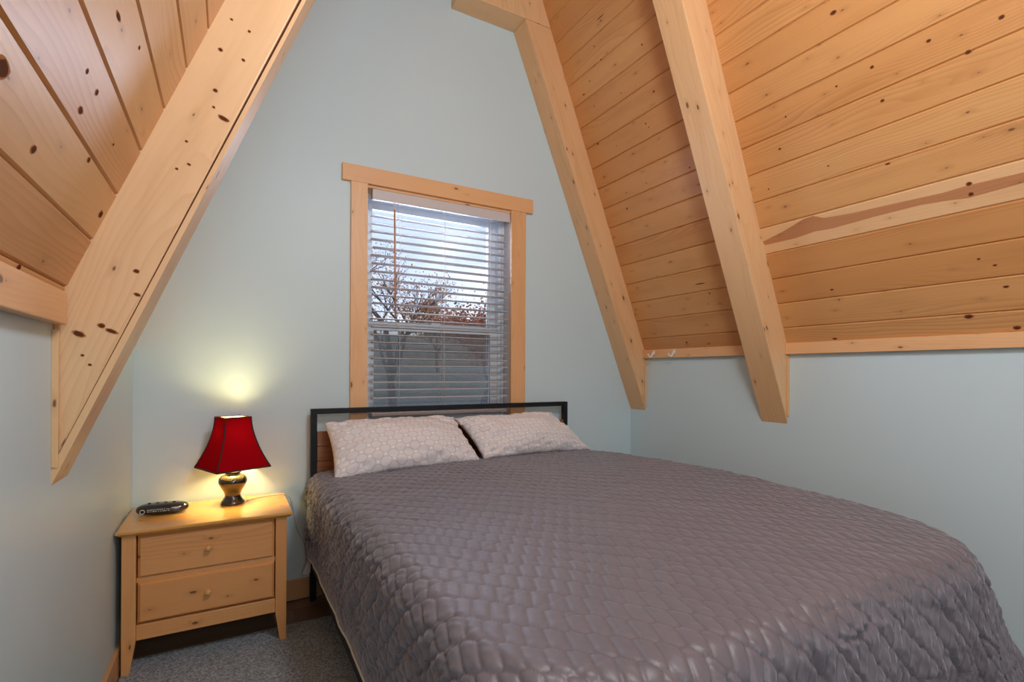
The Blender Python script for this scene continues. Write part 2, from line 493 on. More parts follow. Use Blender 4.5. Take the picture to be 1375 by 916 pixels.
KF = [(-0.017, 1.916, 15, 6), (-0.037, 1.99, 6, 5), (-0.025, 2.109, 6, 5), (0.047, 2.185, 4, 4), (0.032, 2.097, 5, 4), (-0.041, 1.942, 4, 3), (-0.105, 1.831, 4, 3), (-0.099, 1.769, 5, 3), (-0.127, 1.751, 4, 3), (0.002, 2.204, 4, 3), (-0.215, 1.462, 7, 5), (-0.213, 1.4, 8, 4), (-0.287, 1.314, 8, 6), (-0.332, 1.291, 14, 7), (-0.267, 1.301, 14, 5), (-0.325, 1.237, 4, 3), (-0.31, 1.213, 4, 3)]
SUP = [(1.638, 1.879), (1.522, 1.903), (1.413, 1.934), (1.369, 1.937), (1.322, 1.916), (1.207, 1.907), (1.075, 1.904), (0.884, 1.898), (0.808, 1.902), (0.656, 1.899)]
SLOW = [(1.63, 1.861), (1.475, 1.86), (1.374, 1.869), (1.293, 1.865), (1.215, 1.868), (1.124, 1.872), (0.961, 1.874), (0.888, 1.869), (0.81, 1.859), (0.659, 1.867)]


def knot_faces(V, F, MI, place, knots, nrm, off=0.0):
    """elliptical knots let into a board face: place(p, q) gives the point, p along the grain in metres"""
    rr = random.Random(len(knots))
    for kn in knots:
        a0, b0, ra, rb = kn[0], kn[1], kn[2] / 1250, kn[3] / 1250
        for sc, mi, h in ((1.35, 2, .00035), (1.0, 1, .0007)):
            n = 14; k0 = len(V)
            for i in range(n):
                t = 2 * math.pi * i / n; w = 1 + rr.uniform(-.12, .12)
                p = place(a0, b0, ra * sc * w * math.cos(t), rb * sc * w * math.sin(t)) + nrm * (h + off)
                V.append(tuple(p))
            F.append(tuple(range(k0, k0 + n))); MI.append(mi)


def ceiling(name, side, z_first, splits, seed, features=()):
    """tongue and groove boards along the room with a V groove at each seam"""
    rr = random.Random(seed)
    fx = CXR if side > 0 else CXL
    sg = 1 if side > 0 else -1
    nrm = Vector((-2.45 * sg, 0, -1)).normalized()  # into the room
    V, F, R, MI = [], [], [], []
    z = z_first
    k = 0
    while z < 5.05:
        z1 = z + 0.1245
        for bi, (ya, yb) in enumerate(splits):
            rv = rr.random()
            prof = [(z, -0.006), (z + .0055, 0), (z1 - .0045, 0), (z1, -0.006)]
            pts = [Vector((fx(a), 0, a)) + nrm * h for a, h in prof]
            for i in range(3):
                kk = len(V)
                a, b = pts[i], pts[i + 1]
                V += [(a.x, ya, a.z), (a.x, yb, a.z), (b.x, yb, b.z), (b.x, ya, b.z)]
                F.append((kk, kk + 1, kk + 2, kk + 3)); R.append(rv)
                MI.append(3 if side > 0 and bi == 0 and k == 4 else 0)
        z = z1; k += 1
    sl = Vector((-sg / 2.48, 0, 1)).normalized()
    knot_faces(V, F, MI, lambda y, z, da, db: Vector((fx(z), y, z)) + Vector((0, da, 0)) + sl * db, KR if side > 0 else KL, nrm)
    if side > 0:
        for i in range(len(SUP) - 1):
            kk = len(V)
            for (y, z) in (SUP[i], SUP[i + 1], SLOW[i + 1], SLOW[i]): V.append(tuple(Vector((fx(z), y, z)) + nrm * .0003))
            F.append((kk, kk + 1, kk + 2, kk + 3)); MI.append(4)
        kk = len(V)
        for (y, z) in (SUP[-1], (-.9, 1.885), (-.9, 1.862), SLOW[-1]): V.append(tuple(Vector((fx(z), y, z)) + nrm * .0003))
        F.append((kk, kk + 1, kk + 2, kk + 3)); MI.append(4)
    R += [0.5] * (len(F) - len(R))
    me = bpy.data.meshes.new(name); me.from_pydata(V, [], F); me.update()
    # all faces look into the room
    bm = bmesh.new(); bm.from_mesh(me)
    for f in bm.faces:
        if f.normal.dot(nrm) < 0: f.normal_flip()
    bm.to_mesh(me); bm.free()
    wuv(me, (0, 1, 0), R)
    for p in me.polygons: p.material_index = MI[p.index]
    o = link(name, me, [M_ceil, M_knot, M_halo, M_pale, M_heart])
    return struct(o)
CR = ceiling('ceiling_right', 1, 1.3165, [(YB, Y2 + .08), (Y2 + .08, D)], 5)
CL = ceiling('ceiling_left', -1, 1.283, [(YB, Y2 + .08), (Y2 + .08, D)], 11)
# roof deck outside the lining
prism('ceiling_deck', [(CXR(1.25) + .03, 1.25), (CXR(5.3) + .03, 5.3), (CXR(5.3) + .12, 5.3), (CXR(1.25) + .12, 1.25)], 'y', YB - .1, D + .14, M_wall)
prism('ceiling_deck', [(CXL(1.25) - .03, 1.25), (CXL(5.3) - .03, 5.3), (CXL(5.3) - .12, 5.3), (CXL(1.25) - .12, 1.25)], 'y', YB - .1, D + .14, M_wall)
for o in COL.objects:
    if o.name.startswith('ceiling_deck'): struct(o)


# ------------------------------------------------------------------ rafters
def rafter(name, side, y0, y1, ztop, slab=0.0):
    U = UXR if side > 0 else UXL
    C = CXR if side > 0 else CXL
    xw = XR if side > 0 else XL
    zt = 0.928 if side > 0 else 0.912
    e = 0.02 * side
    g = (-side, 0, SL)
    r = empty(name, (xw, (y0 + y1) / 2, zt)); struct(r)
    def P(pl): return [(x - xw, z - zt) for x, z in pl]
    yo = (y0 + y1) / 2
    zc = 1.335
    if slab:
        s = slab
        prism('beam', P([(xw, zt + s), (U(ztop), ztop + s), (C(ztop) + e, ztop + s), (C(zc) + e, zc), (xw, zc)]), 'y', y0 + .003 - yo, y1 - yo, M_raft, r, 0.004, g)
        prism('beam_facing', P([(xw, zt), (U(ztop), ztop), (U(ztop + s) + .0, ztop + s - .002), (xw, zt + s - .003)]), 'y', y0 - .004 - yo, y1 + .002 - yo, M_raft, r, 0.004, g)
    else:
        prism('beam', P([(xw, zt), (U(ztop), ztop), (C(ztop) + e, ztop), (C(zc) + e, zc), (xw, zc)]), 'y', y0 - yo, y1 - yo, M_raft, r, 0.006, g)
    # thin wall-side strip beside the rafter foot
    w = -side * 0.014
    xs = sorted([xw, xw + w])
    boxes('strip', [(xs[0] - xw, xs[1] - xw, y0 - .008 - yo, y0 - .0005 - yo, zt + .045 - zt, 1.30 - zt)], M_raft, r, 0.0015, (0, 0, 1))
    return r
rafter('roof_beam', 1, Y2, Y2 + RW, 4.6)['label'] = 'thick pine rafter nearest the camera on the right slope'
lr = rafter('roof_beam', -1, Y2 + .012, Y2 + RW, 4.6, 0.046)
lr['label'] = 'broad pine rafter crossing the left wall'
V, F, MI = [], [], []
gd = Vector((1, 0, 2.43)).normalized(); ad = Vector((2.43, 0, -1)).normalized()
knot_faces(V, F, MI, lambda x, z, da, db: Vector((x, Y2 + .0145, z)) - lr.location + ad * da + gd * db, KF, Vector((0, -1, 0)))
me = mesh('knots', V, F); kf = link('knots', me, [M_knot, M_halo], lr)
for p, mi in zip(me.polygons, MI): p.material_index = mi - 1
rafter('roof_beam', 1, D - RW, D, 3.40)['label'] = 'pine rafter against the back wall'
# collar beam over the back wall
o = struct(boxes('collar_beam', [(1.165, CXR(3.40) + .02, D - RW, D, 3.402, 3.66)], M_raft, None, 0.005, (0, 0, 1), 0.37))
o['label'] = 'pine collar beam at the top of the back wall'

# ------------------------------------------------------------------ trims and baseboards
def strut(o, l): o['label'] = l; return struct(o)
struct(boxes('trim_1', [(2.592, XR, Y2 + RW + .001, D - RW - .001, 1.303, 1.362)], M_trim, None, .002, (0, 1, 0)), 'pine strip with two hooks under the right ceiling')
struct(boxes('trim_2', [(2.592, XR, YB, Y2 - .001, 1.303, 1.362)], M_trim, None, .002, (0, 1, 0)), 'long pine strip under the near right ceiling')
struct(boxes('trim_3', [(XL, -.352, YB, Y2 - .001, 1.312, 1.392)], M_trim, None, .003, (0, 1, 0)), 'pine strip under the left ceiling')
struct(boxes('trim_4', [(XL, XL + .013, Y2 + RW + .001, D, 1.312, 1.392)], M_trim, None, .003, (0, 1, 0)))
struct(boxes('baseboard_back', [(XL, XR, D - .015, D, 0.006, .112)], M_base, None, .002, (1, 0, 0)))
struct(boxes('baseboard_left', [(XL, XL + .015, YB, D - .016, 0.006, .112)], M_base, None, .002, (0, 1, 0)))
struct(boxes('baseboard_right', [(XR - .015, XR, YB, D - .016, 0.006, .112)], M_base, None, .002, (0, 1, 0)))

# ------------------------------------------------------------------ window
win = struct(empty('window_1', (1.12, D, 1.57)), 'single hung window with pine casing in the back wall')
WO = Vector((1.12, D, 1.57))
def wb(name, bxs, mat, bev=.0015, grain=None, parent=None):
    return boxes(name, [(a - WO.x, b - WO.x, c - WO.y, d - WO.y, e - WO.z, f - WO.z) for a, b, c, d, e, f in bxs], mat, parent or win, bev, grain)
wb('casing', [(.578, .668, D - .02, D, .86, 2.243)], M_trim, .002, (0, 0, 1))
wb('casing', [(1.583, 1.690, D - .02, D, .86, 2.243)], M_trim, .002, (0, 0, 1))
wb('head_casing', [(.531, 1.744, D - .022, D, 2.243, 2.334)], M_trim, .002, (1, 0, 0))
wb('sill', [(.578, 1.69, D - .03, D + .10, .868, .90)], M_trim, .003, (1, 0, 0))
wb('jamb', [(WX0 - .004, WX0 + .012, D - .001, D + .10, .90, 2.24)], M_trim, .001, (0, 0, 1))
wb('jamb', [(WX1 - .012, WX1 + .004, D - .001, D + .10, .90, 2.24)], M_blind, .001, (0, 0, 1))
wb('jamb', [(WX0 + .012, WX1 - .012, D - .001, D + .10, 2.228, 2.243)], M_trim, .001, (1, 0, 0))
# vinyl frame
ya, yb = D + .10, D + .18
wb('window_frame', [(WX0, .692, ya, yb, .90, 2.24), (1.548, WX1, ya, yb, .90, 2.24), (.692, 1.548, ya, yb, 2.195, 2.24), (.692, 1.548, ya, yb, .90, .935),
                    (.660, .672, ya - .012, ya, .90, 2.23), (1.568, 1.585, ya - .012, ya, .90, 2.23)], M_vinyl)
us = wb('upper_sash', [(.692, .733, D + .145, D + .17, 1.455, 2.195), (1.496, 1.548, D + .145, D + .17, 1.455, 2.195), (.733, 1.496, D + .145, D + .17, 2.158, 2.195),
                       (.733, 1.496, D + .145, D + .17, 1.455, 1.50), (1.510, 1.516, D + .135, D + .145, 1.455, 2.195)], M_vinyl)
ls = wb('lower_sash', [(.692, .736, D + .108, D + .138, .935, 1.488), (1.497, 1.548, D + .108, D + .138, .935, 1.488), (.736, 1.497, D + .108, D + .138, 1.442, 1.488),
                       (.736, 1.497, D + .108, D + .138, .935, .985)], M_vinyl)
wb('pane', [(.731, 1.498, D + .156, D + .159, 1.49, 2.16)], M_glass, 0, None, us)
wb('pane', [(.734, 1.499, D + .122, D + .125, .98, 1.444)], M_glass, 0, None, ls)
wb('insect_screen', [(.70, 1.54, D + .172, D + .1725, .936, 1.47)], M_screen, 0)
wb('screen_frame', [(.693, .705, D + .168, D + .177, .936, 1.47), (1.535, 1.547, D + .168, D + .177, .936, 1.47), (.705, 1.535, D + .168, D + .177, 1.455, 1.47)], M_vinyl, 0)
wb('sash_lock', [(1.09, 1.15, D + .112, D + .14, 1.488, 1.502)], M_vinyl, .003)

# ------------------------------------------------------------------ venetian blind
BX0, BX1, BY = .700, 1.572, D + .038
bl = tag(empty('venetian_blind', (1.136, BY, 2.2)), 'off-white open slatted blind hanging inside the pine-framed window', 'blind')
BO = Vector((1.136, BY, 2.2))
def bb(name, bxs, mat, bev=.001, parent=None):
    return boxes(name, [(a - BO.x, b - BO.x, c - BO.y, d - BO.y, e - BO.z, f - BO.z) for a, b, c, d, e, f in bxs], mat, parent or bl, bev)
bb('valance', [(BX0, BX1 + .01, BY - .034, BY - .028, 2.170, 2.233)], M_blind)
bb('head_rail', [(BX0 + .005, BX1, BY - .024, BY + .024, 2.182, 2.222)], M_blind)
V, F = [], []
nsl = 24; rs = random.Random(3)
zs = [2.088 - i * 0.0452 for i in range(nsl)]
for z in zs + [0.992]:
    sh = rs.uniform(-.008, .007); dz = rs.uniform(-.0018, .0018); tl = rs.uniform(-.02, .09)
    nseg = 6
    for i in range(2):
        xx = (BX0 + .006, BX1 - .002)[i] + sh
        for j in range(nseg + 1):
            t = j / nseg - .5
            y = t * .048; h = -.0035 * (4 * t * t) + .0025 - tl * y
            for th in (0.0013, -0.0013):
                V.append((xx - BO.x, y, z + dz + h + th + (i - .5) * dz - BO.z))
    b0 = len(V) - 4 * (nseg + 1)
    def I(i, j, k): return b0 + i * 2 * (nseg + 1) + j * 2 + k
    for j in range(nseg):
        F.append((I(0, j, 0), I(1, j, 0), I(1, j + 1, 0), I(0, j + 1, 0)))
        F.append((I(0, j, 1), I(0, j + 1, 1), I(1, j + 1, 1), I(1, j, 1)))
        for i in range(2): F.append((I(i, j, 0), I(i, j + 1, 0), I(i, j + 1, 1), I(i, j, 1)))
    F.append((I(0, 0, 0), I(0, 0, 1), I(1, 0, 1), I(1, 0, 0))); F.append((I(0, nseg, 0), I(1, nseg, 0), I(1, nseg, 1), I(0, nseg, 1)))
link('slats', mesh('slats', V, F), M_blind, bl)
bb('bottom_rail', [(BX0 + .006, BX1 - .0, BY - .026, BY + .024, .944, .962)], M_blind, .004)
for x in (.862, 1.137, 1.448):
    tubes('ladder_cord', [([(x - BO.x, s, 2.185 - BO.z), (x - BO.x, s, .955 - BO.z)], .0011) for s in (-.0265, .0265)] +
          [([(x - BO.x, -.0265, z - .006 - BO.z), (x - BO.x, .0265, z - .006 - BO.z)], .0007) for z in zs], M_white, bl, 6)
tubes('tilt_wand', [([(.822 - BO.x, -.046, 2.125 - BO.z), (.828 - BO.x, -.052, 1.53 - BO.z)], .0055)], M_wand, bl, 8)
tubes('wand_hook', [(smoothpath([(.818 - BO.x, -.03, 2.178 - BO.z), (.822 - BO.x, -.044, 2.165 - BO.z), (.822 - BO.x, -.046, 2.12 - BO.z)], 5), .0025)], M_white, bl, 6)

# ------------------------------------------------------------------ outdoors: hillside and autumn trees
def hillmat():
    m, nt, b = newmat('hillside_brush')
    tc = nt.node('ShaderNodeTexCoord').outputs['Object']
    n = nt.noise(tc, 0.9, 5, 0.65); n2 = nt.noise(tc, 6, 4, 0.7)
    c = nt.mix(nt.step(n, .35, .65), (0.14, 0.16, 0.10), (0.33, 0.25, 0.16))
    c = nt.mix(nt.m('MULTIPLY', n2, .6), c, (0.05, 0.055, 0.04))
    nt.put(b.inputs['Base Color'], c); b.inputs['Roughness'].default_value = .95
    return m
M_hill = hillmat()
M_bark = plain('tree_bark', (0.10, 0.075, 0.06), 0.9, var=.3, scale=12)
M_leafr = plain('autumn_leaf_red', (0.42, 0.13, 0.06), 0.7, var=.4, scale=3)
M_leafo = plain('autumn_leaf_orange', (0.55, 0.24, 0.09), 0.7, var=.4, scale=3)
V, F = [], []
nx, ny = 40, 30
for j in range(ny):
    for i in range(nx):
        x = -30 + 90 * i / (nx - 1); y = 3.4 + 55 * (j / (ny - 1))
        t = max(0, (y - 9) / 45)
        z = -1.6 + 6.6 * (t ** 1.1) + (.5 * math.sin(x * .35 + y * .2) + .35 * math.sin(x * .9 + 1.3 * y)) * min(1, t * 3)
        V.append((x, y, z))
for j in range(ny - 1):
    for i in range(nx - 1):
        a = j * nx + i; F.append((a, a + 1, a + nx + 1, a + nx))
o = struct(link('ground_hillside', mesh('hill', V, F), M_hill))
for p in o.data.polygons: p.use_smooth = True


def tree(base, h, spread, nleaf, lsize, mat, seed, label, crown=(0.45, 1.0), name='autumn_tree'):
    r = random.Random(seed)
    root = tag(empty(name, base), label, 'tree', 'autumn trees outside the window')
    paths = []; tips = []
    def grow(p, d, L, rad, lev):
        pts = [p]; q = p.copy(); dd = d.copy(); n = 5
        for k in range(n):
            dd = (dd + Vector((r.uniform(-.16, .16), r.uniform(-.16, .16), r.uniform(-.05, .12)))).normalized()
            q = q + dd * (L / n); pts.append(q.copy())
        paths.append((pts, [rad * (1 - .55 * k / n) for k in range(n + 1)]))
        if lev == 0: tips.extend(pts[2:]); return
        if lev <= 2: tips.append(pts[-1])
        for k in range(4 if lev > 1 else 3):
            s = pts[r.randint(2, n)]
            a = r.uniform(0, 6.28)
            nd = (dd * .75 + Vector((math.cos(a), math.sin(a), r.uniform(-.05, .5))) * spread).normalized()
            grow(s, nd, L * r.uniform(.55, .75), rad * .5, lev - 1)
    grow(Vector((0, 0, 0)), Vector((0, 0, 1)), h * .42, h * .022, 4)
    tubes('trunk', paths, M_bark, root, 5)
    V, F = [], []
    for k in range(nleaf):
        c = r.choice(tips) + Vector((r.gauss(0, .22), r.gauss(0, .22), r.gauss(0, .18))) * (h / 7)
        a = Vector((r.gauss(0, 1), r.gauss(0, 1), r.gauss(0, 1))).normalized()
        b = a.cross(Vector((r.gauss(0, 1), r.gauss(0, 1), r.gauss(0, 1)))).normalized()
        s = lsize * r.uniform(.6, 1.3); kk = len(V)
        V += [c - a * s, c - b * s * .6, c + a * s, c + b * s * .6]; F.append((kk, kk + 1, kk + 2, kk + 3))
    me = bpy.data.meshes.new('foliage'); me.from_pydata([tuple(v) for v in V], [], F); me.update()
    link('foliage', me, mat, root)
    return root
# positions on the hillside (line of sight from the room through the window)
def gz(x, y):
    t = max(0, (y - 9) / 45)
    return -1.6 + 6.6 * (t ** 1.1) + (.5 * math.sin(x * .35 + y * .2) + .35 * math.sin(x * .9 + 1.3 * y)) * min(1, t * 3)
def spot(px, dist):
    u = (px - 687.5) / 677.44; F_ = (math.sin(.5112), math.cos(.5112)); R_ = (F_[1], -F_[0])
    x, y = (F_[0] + R_[0] * u) * dist, (F_[1] + R_[1] * u) * dist
    return (round(x, 2), round(y, 2), gz(x, y) - .1)
tree(spot(528, 20), 8.6, .7, 4200, .042, M_leafo, 4, 'sparse orange-leaved tree with bare spreading branches seen through left of window')
tree(spot(646, 17), 6.6, .75, 20000, .05, M_leafr, 9, 'dense rust-red tree seen through right of window')
tree(spot(588, 30), 5.2, .7, 3000, .07, M_leafo, 21, 'small orange tree in the gap between the other two trees')

# ------------------------------------------------------------------ rug on the floor
rg = boxes('carpet', [(XL + .02, XR - .02, YB + .05, 2.572, 0.001, 0.012)], M_carpet, None, .003)
struct(rg, 'speckled grey carpet over the near part of the floor')
struct(boxes('trim_5', [(XL + .016, XR - .016, 2.573, 2.612, 0.004, 0.011)], M_floor, None, .002, (1, 0, 0), .62), 'dark wood edging strip beside the carpet')

# ------------------------------------------------------------------ nightstand
NX0, NX1, NY0, NY1 = -.376, .248, 2.412, 2.83
nsd = tag(empty('nightstand', (-.064, 2.63, 0)), 'two-drawer pine nightstand with tapered legs in the corner', 'nightstand')
NO = Vector((-.064, 2.63, 0))
def nb(name, bxs, mat=M_ns, bev=.002, grain=(1, 0, 0), parent=None):
    return boxes(name, [(a - NO.x, b - NO.x, c - NO.y, d - NO.y, e, f) for a, b, c, d, e, f in bxs], mat, parent or nsd, bev, grain)
# top with an under-bevelled edge
V = []
for (x0, x1, y0, y1, z) in [(NX0 + .014, NX1 - .014, NY0 + .014, NY1 - .004, .556), (NX0, NX1, NY0, NY1, .568), (NX0, NX1, NY0, NY1, .576), (NX0 + .002, NX1 - .002, NY0 + .002, NY1 - .002, .578)]:
    V += [(x0 - NO.x, y0 - NO.y, z), (x1 - NO.x, y0 - NO.y, z), (x1 - NO.x, y1 - NO.y, z), (x0 - NO.x, y1 - NO.y, z)]
F = [(3, 2, 1, 0), (12, 13, 14, 15)] + [(4 * k + i, 4 * k + (i + 1) % 4, 4 * k + 4 + (i + 1) % 4, 4 * k + 4 + i) for k in range(3) for i in range(4)]
me = mesh('top', V, F); wuv(me, (1, 0, 0), .41); link('top', me, M_nstop, nsd)
def leg(x0, x1, y0, y1, tx, ty):
    # tx,ty: which side tapers (-1 low side, +1 high side)
    V = []
    for z, t in [(0.0, .42), (.14, 0), (.556, 0)]:
        a0 = x0 + (t * (x1 - x0) if tx < 0 else 0); a1 = x1 - (t * (x1 - x0) if tx > 0 else 0)
        b0 = y0 + (t * (y1 - y0) if ty < 0 else 0); b1 = y1 - (t * (y1 - y0) if ty > 0 else 0)
        V += [(a0 - NO.x, b0 - NO.y, z), (a1 - NO.x, b0 - NO.y, z), (a1 - NO.x, b1 - NO.y, z), (a0 - NO.x, b1 - NO.y, z)]
    V = [(x, y, z + .006 + (.006 if b < 2.5 else 0) if z == 0 else z) for (x, y, z), b in zip(V, [y0] * 12)]
    F = [(3, 2, 1, 0), (8, 9, 10, 11)] + [(4 * k + i, 4 * k + (i + 1) % 4, 4 * k + 4 + (i + 1) % 4, 4 * k + 4 + i) for k in range(2) for i in range(4)]
    me = bevelmesh(mesh('leg', V, F), .002); wuv(me, (0, 0, 1), random.random()); link('leg', me, M_ns, nsd)
leg(-.360, -.314, 2.438, 2.484, 1, 1); leg(.182, .227, 2.438, 2.484, -1, 1)
leg(-.360, -.314, 2.776, 2.82, 1, -1); leg(.182, .227, 2.776, 2.82, -1, -1)
nb('side_panel', [(-.352, -.334, 2.48, 2.78, .14, .556)]); nb('side_panel', [(.202, .220, 2.48, 2.78, .14, .556)])
nb('back_panel', [(-.334, .202, 2.80, 2.81, .14, .556)])
nb('bottom_panel', [(-.334, .202, 2.47, 2.80, .19, .20)])
nb('apron', [(-.314, .182, 2.447, 2.467, .136, .196)])
nb('rail', [(-.314, .182, 2.449, 2.467, .547, .5555), (-.314, .182, 2.455, 2.467, .36, .38)])
for z0, z1, nm in ((.382, .546, 0), (.203, .361, 1)):
    x0, x1 = -.310, .178
    V = []
    for ins, y, in [(0, 2.462), (0, 2.452), (.010, 2.443)]:
        V += [(x0 + ins - NO.x, y - NO.y, z0 + ins * .8), (x1 - ins - NO.x, y - NO.y, z0 + ins * .8), (x1 - ins - NO.x, y - NO.y, z1 - ins * .8), (x0 + ins - NO.x, y - NO.y, z1 - ins * .8)]
    F = [(0, 1, 2, 3), (11, 10, 9, 8)] + [(4 * k + i, 4 * k + (i + 1) % 4, 4 * k + 4 + (i + 1) % 4, 4 * k + 4 + i) for k in range(2) for i in range(4)]
    me = mesh('drawer', V, F); wuv(me, (1, 0, 0), .13 + .31 * nm); dr = link('drawer', me, M_ns, nsd)
    zc = (z0 + z1) / 2
    prof = [(.0045, 0), (.0045, .008), (.0085, .012), (.0125, .018), (.0125, .023), (.009, .028), (.004, .030)]
    kb = lathe('knob', prof, M_knob, dr, 24)
    kb.location = (-.070 - NO.x, 2.4435 - NO.y, zc + .003); kb.rotation_euler = (math.pi / 2, 0, 0)

# ------------------------------------------------------------------ lamp
LX, LY, LZ = .018, 2.70, .578
lamp = tag(empty('table_lamp', (LX, LY, LZ)), 'table lamp with red square bell shade and dark glazed vase base on the nightstand', 'lamp')
prof = [(.050, 0), (.052, .006), (.050, .012), (.040, .024), (.0335, .036), (.0335, .046), (.040, .062), (.052, .082), (.0595, .098), (.061, .108), (.058, .120),
        (.048, .131), (.036, .137), (.031, .140), (.031, .144), (.037, .147), (.037, .151), (.030, .154), (.018, .156), (.010, .157)]
lathe('base', prof, M_gloss, lamp, 48)
lathe('stem', [(.006, .155), (.006, .235), (.013, .237), (.013, .275), (.010, .278)], M_brass, lamp, 20)
z0s, z1s = .172, .405
def shade_ring(t, off=0.0):
    # concave bell profile, t 0 bottom .. 1 top
    a = .123 * (1 - t) ** 1.0
    half = .056 + (.118 - .056) * (1 - t) ** 1.75 + off
    return half
def shademesh(off, n=16):
    V, F = [], []
    for i in range(n + 1):
        t = i / n; h = shade_ring(t, off); z = z0s + (z1s - z0s) * t
        V += [(-h, -h, z), (h, -h, z), (h, h, z), (-h, h, z)]
    for i in range(n):
        for k in range(4): F.append((4 * i + k, 4 * i + (k + 1) % 4, 4 * i + 4 + (k + 1) % 4, 4 * i + 4 + k))
    return mesh('shade', V, F)
th = math.radians(23)
sh = link('lamp_shade', shademesh(0), M_shade, lamp); sh.rotation_euler = (0, 0, th)
ln = link('lining', shademesh(-.0012), M_lining, sh)
tr = []
for k in range(4):
    sx, sy = [(-1, -1), (1, -1), (1, 1), (-1, 1)][k]
    tr.append(([(sx * shade_ring(i / 12, .0005), sy * shade_ring(i / 12, .0005), z0s + (z1s - z0s) * i / 12) for i in range(13)], .0032))
for t, r_ in ((0, .0036), (1, .003)):
    h = shade_ring(t, .0005); z = z0s + (z1s - z0s) * t
    c = [(-h, -h, z), (h, -h, z), (h, h, z), (-h, h, z)]
    for k in range(4): tr.append(([c[k], c[(k + 1) % 4]], r_))
tubes('braid', tr, M_shtrim, sh, 8)
tubes('harp', [([(0, -.056, z1s - .012), (0, .056, z1s - .012)], .0015), ([(-.056, 0, z1s - .012), (.056, 0, z1s - .012)], .0015), ([(0, 0, .277), (0, 0, z1s - .01)], .0015)], M_brass, lamp, 6)
# bulb
mb = bpy.data.materials.new('lit_bulb'); mb.use_nodes = True; nt = NT(mb.node_tree)
nt.n.remove(nt.n['Principled BSDF'])
_t = nt.node('ShaderNodeBsdfTransparent', {'Color': (1, 1, 1)}); _e = nt.node('ShaderNodeEmission', {'Color': (1, .80, .40), 'Strength': 16.0})
nt.l.new(nt.node('ShaderNodeMixShader', {0: .2, 1: _t.outputs[0], 2: _e.outputs[0]}).outputs[0], nt.n['Material Output'].inputs[0])
bulb = lathe('bulb', [(.012, .27), (.014, .285), (.026, .305), (.030, .325), (.026, .345), (.014, .358), (.003, .361)], mb, lamp, 24)
pl_ = bpy.data.lights.new('bulb_light', 'POINT'); pl_.energy = 10; pl_.color = (1, .79, .38); pl_.shadow_soft_size = .045
po = bpy.data.objects.new('bulb_light', pl_); COL.objects.link(po); po.parent = lamp; po.location = (0, 0, .322)

# lamp cord over the back corner of the nightstand
tag(tubes('lamp_cord', [(smoothpath([(.076, 2.712, .581), (.12, 2.755, .581), (.185, 2.775, .581), (.242, 2.768, .582), (.272, 2.765, .556), (.292, 2.79, .47), (.312, 2.815, .38), (.345, 2.83, .30), (.36, 2.835, .2), (.34, 2.835, .125)], 8), .0024)], M_cord, None, 8),
    'thin white lamp cord running off the back of the nightstand', 'cord')
tag(tubes('floor_cable', [(smoothpath([(.16, 2.80, .010), (.25, 2.825, .010), (.33, 2.83, .010), (.37, 2.815, .018), (.41, 2.82, .03)], 8), .003)], M_cordb, None, 8),
    'black cable lying on the floor along the back baseboard', 'cable')

# ------------------------------------------------------------------ clock radio
ck = tag(empty('clock_radio', (-.248, 2.655, .578), math.radians(-6)), 'small black oval clock radio on the left end of the nightstand', 'clock')
V, F = [], []
n, mm = 48, 12
for j in range(mm + 1):
    ph = -math.pi / 2 + math.pi * j / mm
    cr = max(math.cos(ph), 0) ** .55 if j not in (0, mm) else 0.02
    z = .0235 + .0225 * (abs(math.sin(ph)) ** .8) * (1 if ph > 0 else -1)
    for i in range(n):
        a = 2 * math.pi * i / n
        ca, sa = math.cos(a), math.sin(a)
        e = .75
        x = .097 * cr * abs(ca) ** e * (1 if ca > 0 else -1)
        y = .040 * cr * abs(sa) ** e * (1 if sa > 0 else -1)
        V.append((x, y + (z - .02) * .25, z + .0005))
for j in range(mm):
    for i in range(n): F.append((j * n + i, j * n + (i + 1) % n, (j + 1) * n + (i + 1) % n, (j + 1) * n + i))
F.append(tuple(range(n - 1, -1, -1))); F.append(tuple(range(mm * n, (mm + 1) * n)))
me = mesh('body', V, F)
for p in me.polygons: p.use_smooth = True
cb = link('body', me, M_clock, ck)
tubes('dial_ring', [([(-.066 + .0085 * math.cos(a), -.0385, .021 + .0085 * math.sin(a)) for a in [2 * math.pi * k / 20 for k in range(21)]], .0011)], M_white, ck, 6)
bx = []
rk = random.Random(2)
for row, zz in enumerate((.019, .026)):
    x = -.048
    while x < .035:
        w_ = rk.choice([.003, .005, .007]); bx.append((x, x + w_, -.0412, -.0392, zz, zz + .002)); x += w_ + rk.choice([.002, .003, .005])
bx.append((.038, .070, -.0385, -.0355, .029, .031))
boxes('button_labels', bx, M_white, ck)
for k in range(4):
    lathe('button', [(.006, .0), (.006, .003), (.004, .004)], M_clock, ck, 16, (-.05 + .03 * k, .005, .045))

# ------------------------------------------------------------------ coat hooks on the strip
def hook(y, label):
    r = tag(empty('coat_hook', (2.592, y, 1.338)), label, 'hook', 'white hooks under the ceiling')
    boxes('plate', [(-.005, 0, -.009, .009, -.010, .018)], M_white, r, .0015)
    tubes('hook', [(smoothpath([(-.003, 0, .004), (-.014, 0, -.008), (-.020, 0, -.020), (-.030, .001, -.028), (-.044, .002, -.024), (-.052, .003, -.006)], 6), [.0056] * 30 + [.0068])], M_white, r, 10)
    for dz in (.010, -.004):
        tubes('screw', [([(-.004, 0, dz), (-.0058, 0, dz)], .0022)], M_brass, r, 10)
    return r
hook(2.594, 'white coat hook nearer the back wall on the pine strip')
hook(2.408, 'white coat hook farther from the back wall on the pine strip')

